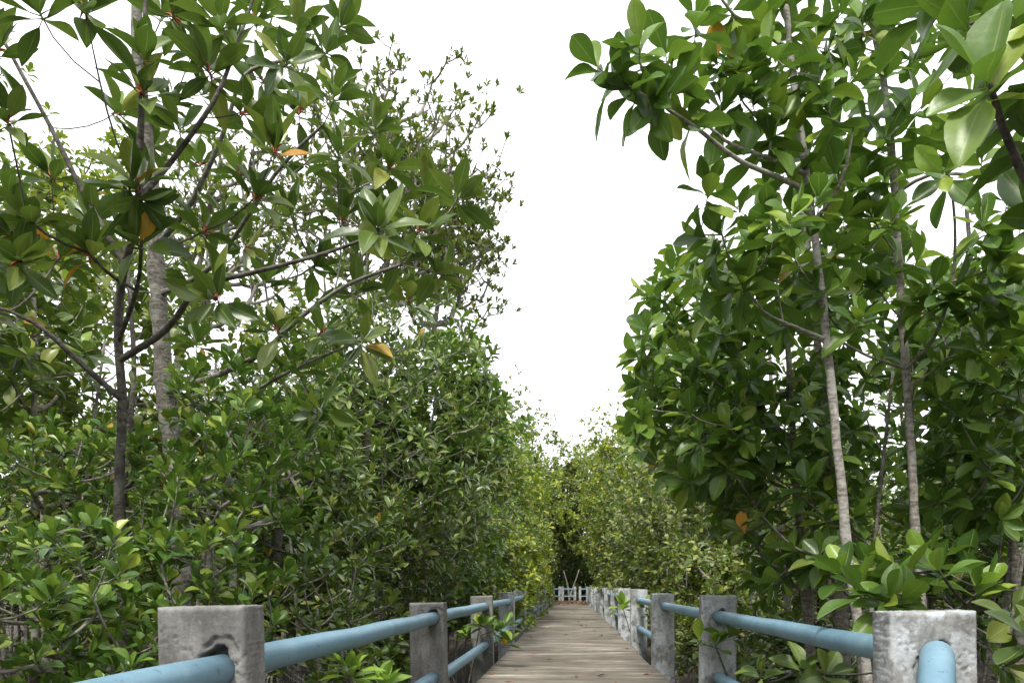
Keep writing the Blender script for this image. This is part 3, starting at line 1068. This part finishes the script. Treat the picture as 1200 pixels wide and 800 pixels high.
# ================================================================== near trees, right
T = Tree('mangrove_tree', 'slim pale grey mangrove trunk with broad leaves just behind the right railing', 'tree',
         to_ground(line([(1016, 800, 3.5), (1006, 730, 3.5), (995, 660, 3.5), (985, 560, 3.5), (971, 420, 3.5), (960, 320, 3.5), (945, 205, 3.5), (931, 100, 3.5), (920, 0, 3.5), (914, -70, 3.5)]), 0.02),
         0.024, 0.013, 'bark_pale', 'leaf_broad', 'broad')
T.limb(line([(941, 225, 3.5), (905, 205, 3.3), (865, 187, 3.1), (816, 150, 2.9), (770, 117, 2.75), (749, 70, 2.7)]), 0.013, 0.005)
T.limb(line([(939, 200, 3.5), (900, 185, 3.35), (850, 165, 3.2), (815, 130, 3.1)]), 0.011, 0.005)
T.limb(line([(924, 60, 3.5), (890, 36, 3.3), (860, 18, 3.2), (840, -10, 3.1)]), 0.011, 0.005)
T.limb(line([(965, 400, 3.5), (930, 382, 3.4), (895, 365, 3.3), (870, 330, 3.2)]), 0.009, 0.004)
T.limb(line([(952, 260, 3.5), (985, 215, 3.3), (1000, 150, 3.2)]), 0.010, 0.004)
tl = [(749, 52, 2.65), (698, 76, 2.65), (766, 116, 2.7), (788, 92, 2.8), (730, 95, 2.7), (780, 60, 2.8), (800, 130, 2.9), (815, 22, 3.0), (831, 214, 3.0), (846, 275, 3.1), (865, 70, 3.2), (880, 110, 3.2), (905, 150, 3.3),
      (870, 320, 3.2), (820, 275, 3.1), (941, 79, 3.3), (969, 127, 3.2), (991, 10, 3.3), (960, 40, 3.4), (890, 20, 3.3), (900, 250, 3.3), (880, 290, 3.3), (850, 345, 3.2), (910, 330, 3.4), (930, 300, 3.4), (980, 200, 3.4), (1000, 90, 3.4), (900, 395, 3.4), (860, 30, 3.2),
      (845, 120, 3.2), (915, 200, 3.5), (990, 250, 3.6), (905, -10, 3.5), (950, 170, 3.6)]
tl += [(x, y_, 3.0 + 0.9 * rng.uniform()) for x, y_ in ((860, 100), (835, 70), (900, 60), (930, 30), (880, 170), (925, 120), (960, 90), (980, 60), (895, 120), (930, 250), (860, 240), (905, 290), (960, 230), (985, 290), (880, 350), (930, 370), (840, 310), (820, 330), (960, 340), (990, 180))]
tl += [(914, -80, 3.5), (890, -60, 3.4), (940, -70, 3.6), (900, -120, 3.5), (930, -130, 3.5), (870, -40, 3.3), (960, -40, 3.5)]
T.grow(line(tl), up=0.45)
T.leaf((8, 11), 0.175, (0.35, 1.9), 0.45, 0.004, 0.2, 0.09)
T.build('mid', 300, 20, roots=3)

T = Tree('mangrove_tree', 'grey brown mangrove trunk with a drooping side branch, right of the slim pale trunk', 'tree',
         to_ground(line([(1084, 790, 3.9), (1078, 690, 3.9), (1072, 610, 3.9), (1064, 470, 3.9), (1054, 320, 3.9), (1047, 210, 3.85), (1036, 100, 3.8), (1020, 10, 3.8), (1010, -60, 3.8)]), 0.02),
         0.025, 0.013, 'bark_grey', 'leaf_broad', 'broad')
T.limb(line([(1062, 430, 3.9), (1095, 395, 3.7), (1116, 330, 3.6), (1119, 260, 3.5), (1112, 205, 3.4)]), 0.009, 0.005)
T.limb(line([(1062, 430, 3.9), (1020, 418, 3.8), (985, 400, 3.6)]), 0.008, 0.005)
T.limb(line([(1048, 225, 3.9), (1090, 205, 3.7), (1150, 205, 3.5), (1185, 200, 3.4)]), 0.010, 0.005)
T.limb(line([(1116, 330, 3.6), (1150, 320, 3.5), (1185, 295, 3.4)]), 0.007, 0.004)
tl = [(1040, 157, 3.5), (1104, 199, 3.3), (1021, 25, 3.6), (1060, 10, 3.6), (1149, 257, 3.3), (1175, 300, 3.4), (1120, 335, 3.5), (1095, 330, 3.6), (1010, 300, 3.7), (1020, 250, 3.7), (1080, 300, 3.8), (1030, 340, 3.8), (1150, 350, 3.6), (1190, 350, 3.6),
      (1010, 200, 3.6), (1060, 130, 3.7), (1085, 120, 3.8), (1000, 330, 3.8), (1180, 230, 3.4), (1130, 150, 3.6), (1000, 50, 3.8), (985, 150, 3.8), (1160, 400, 3.7), (1110, 420, 3.8), (1035, 205, 3.7), (1075, 60, 3.8)]
tl += [(x, y_, 3.4 + 0.9 * rng.uniform()) for x, y_ in ((1010, 20), (1040, 80), (1100, 30), (1060, 180), (1020, 120), (1150, 180), (1190, 180), (1180, 270), (1130, 370), (1080, 350), (1040, 300), (1010, 370), (1090, 160), (1150, 20), (1180, 330), (1010, 260), (1050, 250), (1140, 110), (1160, 310), (1190, 390))]
tl += [(1010, -70, 3.8), (985, -60, 3.7), (1040, -60, 3.9), (1000, -120, 3.8), (1030, -120, 3.7), (1065, -40, 3.7)]
T.grow(line(tl), up=0.45)
T.leaf((8, 11), 0.178, (0.35, 1.9), 0.45, 0.006, 0.2, 0.09)
T.build('mid', 300, 20, roots=3)

T = Tree('mangrove_tree', 'darker thin mangrove trunk rising behind the pale grey trunk', 'tree',
         to_ground(line([(990, 760, 5.2), (978, 560, 5.2), (968, 480, 5.2), (955, 380, 5.2), (945, 290, 5.2), (935, 200, 5.2)]), 0.02), 0.042, 0.016, 'bark_grey', 'leaf_broad', 'broad')
T.grow(fill([(870, 300), (900, 190), (1010, 160), (1060, 260), (1060, 440), (880, 470)], 90, 4.4, 5.8, holes=[(1010, 140, 30)], gap=0.16), up=0.5)
T.leaf((8, 10), 0.165, (0.35, 1.9), 0.4, 0.004)
T.build('mid', 300, 18)

T = Tree('mangrove_tree', 'close mangrove branch with very large broad leaves reaching in over the nearest right post', 'tree',
         to_ground([at(1330, 700, 2.3), at(1310, 450, 2.2), at(1260, 300, 2.1), at(1215, 235, 1.9), at(1185, 175, 1.75), at(1160, 100, 1.62)]), 0.03, 0.006, 'bark_dark', 'leaf_broad', 'broad')
T.grow(line([(1156, 92, 1.6), (1205, 40, 1.7), (1130, 30, 1.75), (1180, 0, 1.8), (1225, 160, 1.8), (1240, 250, 1.9), (1090, 5, 1.9), (1235, 90, 1.75)]), up=0.6)
T.leaf((8, 10), 0.185, (0.45, 1.8), 0.25, 0.012, 0.12, 0.05)
T.build('mid', 300, 20)

# dense mass that leans over the walk
holes = [(1115, 270, 42), (1010, 45, 28), (1090, 70, 22), (790, 160, 40), (830, 240, 12)]
mass = [('broad leaved mangrove leaning out over the right rail towards the sky gap', [(745, 345), (800, 290), (880, 300), (900, 420), (860, 560), (800, 570), (740, 520), (735, 430)], 3.9, 5.6, 80, 1.55),
        ('bushy mangrove behind the right railing with leaves down to the rail', [(725, 510), (760, 400), (860, 380), (900, 540), (890, 640), (850, 620), (800, 550)], 5.6, 7.4, 85, 1.9),
        ('shaded broad leaved mangrove between the pale trunk and the whitewashed posts', [(830, 480), (1000, 420), (1010, 640), (900, 700), (830, 640)], 4.0, 5.6, 60, 1.75),
        ('broad leaved mangrove filling the space right of the two slim trunks', [(1060, 300), (1220, 330), (1220, 620), (1060, 600)], 4.0, 5.6, 95, 2.9)]
for lb, poly, y0, y1, n, bx in mass:
    tips = fill(poly, int(n * 1.7), y0, y1, holes=holes, gap=0.11, walkmin=1.2)
    c = np.mean(tips, 0)
    base = np.array([bx, c[1] + 0.3, GROUND])
    T = Tree('mangrove_tree', lb, 'tree', np.array([base, base + [0.05, 0.05, 1.0], [bx - 0.1, c[1] + 0.2, 1.6], [bx - 0.2, c[1] + 0.1, max(t_[2] for t_ in tips) - 0.2]]), 0.04, 0.010, 'bark_grey', 'leaf_broad', 'broad')
    T.grow(tips, up=0.5)
    T.leaf((7, 10), 0.165, (0.35, 1.8), 0.35, 0.003, 0.28)
    T.build('mid', 300, 18, roots=5)

# low plants behind the right post
tips = line([(1050, 672, 2.75), (1100, 668, 2.7), (1005, 690, 2.75), (1060, 700, 2.6), (985, 668, 3.0), (1130, 665, 2.9), (1020, 660, 3.0), (1085, 650, 2.9), (1150, 690, 2.8), (1040, 705, 2.65)])
T = Tree('shrub', 'bright broad leaf clump rising just behind the nearest right post', 'shrub', np.array([[1.35, 2.95, GROUND], [1.33, 2.92, 0.0], [1.30, 2.88, 0.62]]), 0.016, 0.008, 'bark_dark', 'leaf_broad', 'broad')
T.grow(tips, up=1.2)
T.leaf((8, 10), 0.17, (0.3, 1.6), 0.1, 0.012, 0.35, 0.04)
T.build('mid', 300, 16)
tips = line([(890, 600, 3.9), (870, 620, 4.1), (930, 640, 3.7), (960, 650, 3.6), (900, 560, 4.2), (850, 590, 4.4), (940, 780, 3.4), (890, 790, 3.6), (970, 790, 3.3), (1190, 720, 2.6), (1180, 780, 2.6), (1210, 740, 2.4)])
T = Tree('shrub', 'sparse shaded sapling with long drooping leaves behind the right rail', 'shrub', np.array([[1.55, 4.1, GROUND], [1.5, 4.0, 0.0], [1.45, 3.9, 0.8]]), 0.018, 0.008, 'bark_dark', 'leaf_dark', 'broad')
T.grow(tips, up=0.7)
T.leaf((6, 8), 0.15, (0.4, 1.7), 0.2, 0.02, 0.1, 0.04)
T.build('mid', 300, 16)

# ================================================================== mid trees
def crown(c, R, n, shell=0.55, zmin=0.1, walk=1.0, clump=0.72):
    """uneven crown: tips through an ellipsoid, denser at its lumpy skin"""
    out = []
    k = rng.normal(size=(6, 3)) * 1.6
    ph = rng.uniform(0, 6.28, 6)
    nc = max(6, n // 13)
    while len(out) < n:
        if out and len(out) > nc and rng.uniform() < clump:
            p = out[int(rng.integers(0, nc))] + rng.normal(size=3) * np.asarray(R) * 0.085
            if p[2] > zmin and not (abs(p[0]) < walk and p[2] < 1.6 and p[1] < 37.5):
                out.append(p)
            continue
        d = nrm(rng.normal(size=3))
        lump = 1 + 0.16 * np.sum(np.sin(k @ d * 1.5 + ph)) / 1.7
        r = (shell + (1 - shell) * rng.uniform()) * lump if rng.uniform() < 0.8 else rng.uniform(0.2, 1)
        p = np.asarray(c) + d * r * np.asarray(R)
        if p[2] < zmin:
            continue
        if abs(p[0]) < walk and p[2] < 1.6 and p[1] < 37.5:
            continue
        out.append(p)
    return out


def mid(name, label, base, c, R, n, L, kd, lm, bark, nl=(7, 9), spread=(0.3, 1.6), lod='mid', r0=0.05, group=None, single=300, minpx=13, droop=0.2, new=0.06, up=0.8, yellow=0.003, shell=0.55, zmin=0.1, onepiece=False, twig=0.0026, walk=1.0, clump=0.72):
    base = np.array([base[0], base[1], GROUND])
    c = np.array(c, float)
    T = Tree(name, label, 'tree' if 'tree' in name else 'shrub', np.array([base, base + (c - base) * [0.15, 0.15, 0.4] + rng.normal(size=3) * 0.05, base + (c - base) * [0.6, 0.6, 0.8], c + [0, 0, R[2] * 0.6]]),
             r0, 0.012, bark, lm, kd, group, step=0.14)
    T.grow(crown(c, R, n, shell, zmin, walk, clump), up=up)
    T.leaf(nl, L, spread, droop, yellow, new)
    return T.build(lod, single, minpx, onepiece=onepiece, roots=4, twig=twig)


# dense dark tree beside the walk on the left
mid('mangrove_tree', 'dense dark mangrove crowding the left side of the walk, leaves hiding its trunk', (-2.6, 8.0), (-2.12, 8.2, 2.25), (1.6, 1.9, 1.75), 1350, 0.14, 'ellip', 'leaf_dark', 'bark_grey', new=0.03, r0=0.08, clump=0.25)
mid('mangrove_tree', 'dark mangrove with leaves down to the second left rail', (-2.4, 5.8), (-2.35, 6.0, 1.15), (1.1, 1.1, 1.3), 600, 0.13, 'ellip', 'leaf_dark', 'bark_dark', new=0.02, r0=0.06, clump=0.3)
mid('mangrove_tree', 'green mangrove top with broad leaf sprays jutting into the sky gap', (-1.9, 9.4), (-1.55, 9.6, 2.95), (1.0, 1.3, 1.05), 480, 0.16, 'broad', 'leaf_broad', 'bark_grey', new=0.14, r0=0.06, clump=0.3)
mid('mangrove_tree', 'low bushy mangrove spilling over the far left posts', (-2.0, 11.5), (-1.75, 11.8, 1.1), (1.05, 1.8, 1.15), 900, 0.115, 'obov', 'leaf_shrub', 'bark_grey', new=0.1, clump=0.4)
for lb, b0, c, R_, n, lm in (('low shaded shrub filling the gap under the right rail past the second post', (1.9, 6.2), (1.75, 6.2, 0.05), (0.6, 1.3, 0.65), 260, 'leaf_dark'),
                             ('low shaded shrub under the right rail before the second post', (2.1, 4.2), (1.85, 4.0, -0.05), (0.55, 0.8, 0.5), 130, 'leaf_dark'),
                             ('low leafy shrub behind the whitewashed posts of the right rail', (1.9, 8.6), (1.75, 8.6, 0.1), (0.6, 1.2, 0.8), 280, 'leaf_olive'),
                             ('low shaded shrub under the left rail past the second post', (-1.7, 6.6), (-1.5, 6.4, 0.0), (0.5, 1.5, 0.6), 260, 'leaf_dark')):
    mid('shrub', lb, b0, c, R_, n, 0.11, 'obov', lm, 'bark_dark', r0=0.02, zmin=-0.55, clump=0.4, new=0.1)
# tall feathery trees
for lb, bx, by, c, R, n in (('tall feathery mangrove with open sparse top against the white sky', -4.3, 11.6, at(460, 222, 11.6), (1.95, 1.7, 2.3), 1500),
                            ('tall thin crowned mangrove behind the thick ringed trunk', -6.0, 10.0, at(260, 270, 10.4), (1.9, 1.6, 1.9), 620),
                            ('tall open crowned mangrove leaning over the dense dark tree', -2.9, 12.6, at(535, 290, 12.6), (1.15, 1.4, 1.7), 560)):
    mid('mangrove_tree', lb, (bx, by), c, R, n, 0.128, 'ellip', 'leaf_olive', 'bark_grey', (6, 9), (0.05, 0.85), r0=0.09, twig=0.0055, up=1.6, shell=0.25, new=0.05, minpx=10, zmin=1.5, clump=0.5)
mid('mangrove_tree', 'yellow green mangrove crown seen through the branches left of the dark slender stem', (-6.6, 8.0), at(40, 300, 8.3), (1.7, 1.5, 1.9), 800, 0.115, 'obov', 'leaf_gold', 'bark_grey', up=1.2)
# far bushes along the walk
far = [('low golden bush spilling over the left railing on to the edge of the walk', (-1.7, 14.0), (-1.22, 14.0, 0.85), (0.85, 2.2, 1.25), 1100, 0.13, 'leaf_gold'),
       ('low golden bush swallowing the far left posts', (-1.8, 19.0), (-1.25, 19.0, 1.1), (0.95, 2.8, 1.5), 1100, 0.15, 'leaf_gold'),
       ('low olive bush at the far left edge of the walk near its end', (-1.9, 27.0), (-1.4, 27.0, 1.2), (1.0, 4.5, 1.6), 1000, 0.17, 'leaf_gold'),
       ('low leafy bush pressed against the whitewashed right posts', (1.9, 10.0), (1.95, 10.2, 0.6), (0.8, 1.8, 0.9), 800, 0.12, 'leaf_olive'),
       ('golden green bushy mangrove tree hugging the left edge of the far walk', (-2.9, 16.0), (-2.0, 16.4, 2.3), (1.45, 2.2, 2.0), 1700, 0.15, 'leaf_gold'),
       ('yellow topped mangrove tree beyond the golden bush on the left', (-3.4, 22.5), (-2.1, 23.0, 3.4), (1.9, 2.8, 2.7), 1700, 0.18, 'leaf_gold'),
       ('grey green feathery mangrove tree far up the left side', (-4.6, 30.0), (-3.2, 30.0, 4.9), (2.4, 2.4, 3.5), 1500, 0.19, 'leaf_olive'),
       ('fine leaved green mangrove tree over the whitewashed posts on the right', (3.0, 13.5), (2.35, 14.0, 1.7), (1.45, 2.4, 1.8), 1500, 0.14, 'leaf_olive'),
       ('fine leaved olive mangrove tree farther along the right railing', (3.4, 20.0), (2.35, 20.5, 2.5), (1.7, 2.8, 2.4), 1700, 0.16, 'leaf_olive'),
       ('tall rounded mangrove tree with yellow green top beyond the far right railing', (3.6, 29.5), (2.4, 30.0, 4.5), (2.5, 2.6, 3.2), 2000, 0.19, 'leaf_gold'),
       ('dark mangrove tree closing the far end right of the tunnel', (3.2, 35.5), (2.5, 36.0, 3.8), (2.1, 2.6, 3.6), 1600, 0.2, 'leaf_olive'),
       ('dark mangrove tree closing the far end left of the tunnel', (-3.4, 35.0), (-2.7, 35.5, 3.6), (2.1, 2.6, 3.4), 1600, 0.2, 'leaf_olive'),
       ('thick olive mangrove tree plugging the skyline over the tunnel', (-1.6, 41.5), (-1.2, 41.0, 5.2), (2.0, 1.4, 3.5), 1900, 0.2, 'leaf_olive'),
       ('dense low dark bush hiding the mud behind the end railing', (-0.6, 43.2), (-0.2, 43.4, 1.2), (4.0, 1.6, 2.2), 1800, 0.2, 'leaf_dark'),
       ('dense low bush right of the end railing', (3.6, 41.0), (3.8, 41.2, 1.2), (2.4, 2.6, 2.2), 1100, 0.2, 'leaf_dark'),
       ('dense low bush left of the cross walk', (-4.5, 42.0), (-4.6, 42.2, 1.4), (2.6, 1.8, 2.4), 1100, 0.2, 'leaf_dark'),
       ('rounded green mangrove tree arching over the end railing of the walk', (1.4, 43.5), (0.2, 42.2, 5.2), (2.6, 2.2, 2.9), 2200, 0.2, 'leaf_olive'),
       ('tall mangrove tree with yellow green crown behind the end railing', (2.6, 47.0), (2.0, 46.5, 7.0), (2.8, 2.2, 3.2), 2000, 0.22, 'leaf_gold')]
for lb, b0, c, R, n, L, lm in far:
    mid('mangrove_tree', lb, b0, c, R, n, L, 'obov', lm, 'bark_grey', (6, 8), (0.25, 1.4), 'low', 0.08, single=0, onepiece=True, new=0.08, up=1.0, walk=0.62, zmin=-0.2)

# ================================================================== thicket behind, both sides
def bgtree(lb, grp, kd, lm, h, n, L):
    base = np.array([0.0, 0.0, GROUND])
    T = Tree('mangrove_tree', lb, 'tree', np.array([base, [0.1, 0.05, h * 0.35], [0.0, 0.1, h * 0.7], [0.1, 0, h]]), 0.045, 0.012, 'bark_dark', lm, kd, grp, step=0.2)
    T.grow(crown((0, 6, h * 0.5), (1.35, 1.35, h * 0.5), n, 0.4, -0.3, 0.0) - np.array([0, 6, 0]), up=1.0)
    T.leaf((6, 8), L, (0.3, 1.6), 0.2, 0.003, 0.05)
    return T.build('low', 0, 99, onepiece=True, roots=5)


GL, GR = 'thicket trees left of the boardwalk', 'thicket trees right of the boardwalk'
LBL = 'background mangrove deep in the thicket beyond the left railing'
LBR = 'background mangrove deep in the thicket beyond the right railing'
protos = [bgtree(LBL, GL, 'ellip', 'leaf_dark', 4.0, 620, 0.15), bgtree(LBL, GL, 'obov', 'leaf_olive', 4.4, 640, 0.14),
          bgtree(LBL, GL, 'broad', 'leaf_broad', 3.8, 580, 0.16)]
spots = []
for (sgn, xs) in ((-1, None), (1, None)):
    for yy in np.arange(3.0, 38, 2.0):
        for xo in (3.6, 5.6, 7.8, 10.2, 13.0):
            if xo > 1.2 * yy + 4.0:
                continue
            if xo < 5 and yy < 5:
                continue
            x, y_ = sgn * (xo + rng.normal() * 0.4), yy + rng.normal() * 0.45
            if yy > 16 and xo > 8:
                continue
            if yy > 24 and xo > 6:
                continue
            s = rng.uniform(0.75, 1.05)
            if sgn < 0 and xo < 7 and yy < 12:
                s *= 0.9
            if sgn > 0 and yy < 12:
                s *= 0.95
            spots.append((x, y_, s))
spots += [(x, 46.0 + 2.0 * k + rng.normal() * 0.3, rng.uniform(0.9, 1.3)) for k in range(4) for x in np.arange(-8, 9, 1.9)]
for sgn in (-1, 1):                       # the thicket goes on beside and behind the viewer
    for yy in np.arange(-9, 3.5, 2.3):
        for xo in (3.0, 5.4, 8.2):
            if yy > 0.5 and xo < 5:
                continue
            spots.append((sgn * (xo + rng.normal() * 0.3), yy + rng.normal() * 0.4, rng.uniform(0.9, 1.15)))
    for yy in np.arange(5, 40, 3.2):
        spots.append((sgn * (15.5 if yy < 17 else 11.0 if yy < 24 else 8.5) + rng.normal() * 0.5, yy, rng.uniform(1.0, 1.25)))
used = [False] * 3
for k, (x, y_, s) in enumerate(spots):
    pi = int(rng.integers(0, 3)) if k > 2 else k
    src = protos[pi]
    if not used[pi]:
        used[pi] = True
        e = src
        kids = []
    else:
        e = src.copy()
        COL.objects.link(e)
        kids = [c for c in src.children]
        for c in kids:
            d = c.copy()
            COL.objects.link(d)
            d.parent = e
    e.location = (x, y_, GROUND)
    e.rotation_euler = (0, 0, rng.uniform(0, 6.28))
    e.scale = (s, s, s * rng.uniform(0.9, 1.1))
    what = ('dark pointed leaf', 'olive small leaf', 'bright broad leaf')[pi]
    if y_ > 44.5:
        e['label'], e['group'] = what + ' background mangrove standing beyond the end railing of the boardwalk', what + ' thicket trees beyond the end railing'
    elif x < 0:
        e['label'], e['group'] = what + ' background mangrove deep in the thicket beyond the left railing', what + ' thicket trees left of the boardwalk'
    else:
        e['label'], e['group'] = what + ' background mangrove deep in the thicket beyond the right railing', what + ' thicket trees right of the boardwalk'

# bare young stems standing in the thicket
stem_protos = []
for v in range(5):
    tb = Tubes()
    h = rng.uniform(2.2, 3.4)
    k = np.linspace(0, 1, 12)
    pts = np.stack([0.12 * np.sin(k * 3 + v) * k, 0.1 * np.cos(k * 2.3 + v) * k, k * h - 0.05], 1)
    tb.add(pts, np.linspace(0.020, 0.008, 12), 7, 0.06)
    for q in range(6):
        i = int(rng.integers(3, 11))
        a = rng.uniform(0, 6.28)
        ln = rng.uniform(0.25, 0.6)
        d = np.array([math.cos(a), math.sin(a), rng.uniform(0.2, 0.9)])
        tb.add([pts[i], pts[i] + d * ln * 0.5 - [0, 0, 0.02], pts[i] + d * ln], [0.006, 0.005, 0.003], 5)
    for q in range(4):
        a = rng.uniform(0, 6.28)
        p2 = np.array([0.35 * math.cos(a), 0.35 * math.sin(a), -0.05])
        p0 = pts[2]
        tt = np.linspace(0, 1, 7)[:, None]
        c = np.array([p2[0], p2[1], p0[2]])
        tb.add((1 - tt) ** 2 * p0 + 2 * tt * (1 - tt) * c + tt ** 2 * p2, np.linspace(0.011, 0.008, 7), 5)
    stem_protos.append(tb.mesh('bare_stem'))
for k in range(90):
    sgn = -1 if k % 2 else 1
    yy = 4.0 + 8.5 * rng.uniform()
    x = sgn * rng.uniform(1.6, 1.4 + 0.62 * yy)
    o = link('bare_stem', stem_protos[k % 5], M['bark_mid'])
    o.location = (x, yy, GROUND)
    s = rng.uniform(0.6, 1.0)
    o.scale = (s, s, s)
    o.rotation_euler = (rng.normal() * 0.06, rng.normal() * 0.06, rng.uniform(0, 6.28))
    if sgn < 0:
        tag(o, 'thin bare mangrove stem with stilt roots in the shade behind the left railing', 'stem', 'bare stems in the left thicket')
    else:
        tag(o, 'thin bare mangrove stem with stilt roots in the shade behind the right railing', 'stem', 'bare stems in the right thicket')
# pale forked trunk in the tunnel at the end
fk = empty('dead_tree', (0.0, 40.9, GROUND))
fk.scale = (0.6, 0.6, 0.66)
tag(fk, 'pale forked bare trunk standing in the dark tunnel behind the end railing', 'tree')
tb = Tubes()
tb.add([(0, 0, -0.05), (0.05, 0, 0.8), (-0.05, 0, 1.9), (-0.2, 0, 2.6), (-0.5, 0, 3.6)], [0.12, 0.10, 0.10, 0.07, 0.04], 9, 0.05)
link('trunk', tb.mesh('trunk'), M['bark_mid'], fk)
tb = Tubes()
tb.add([(0.0, 0, 1.3), (0.35, 0, 2.2), (0.75, 0, 3.2), (0.9, 0, 3.7)], [0.09, 0.08, 0.06, 0.05], 8, 0.05)
link('branch', tb.mesh('branch'), M['bark_mid'], fk)
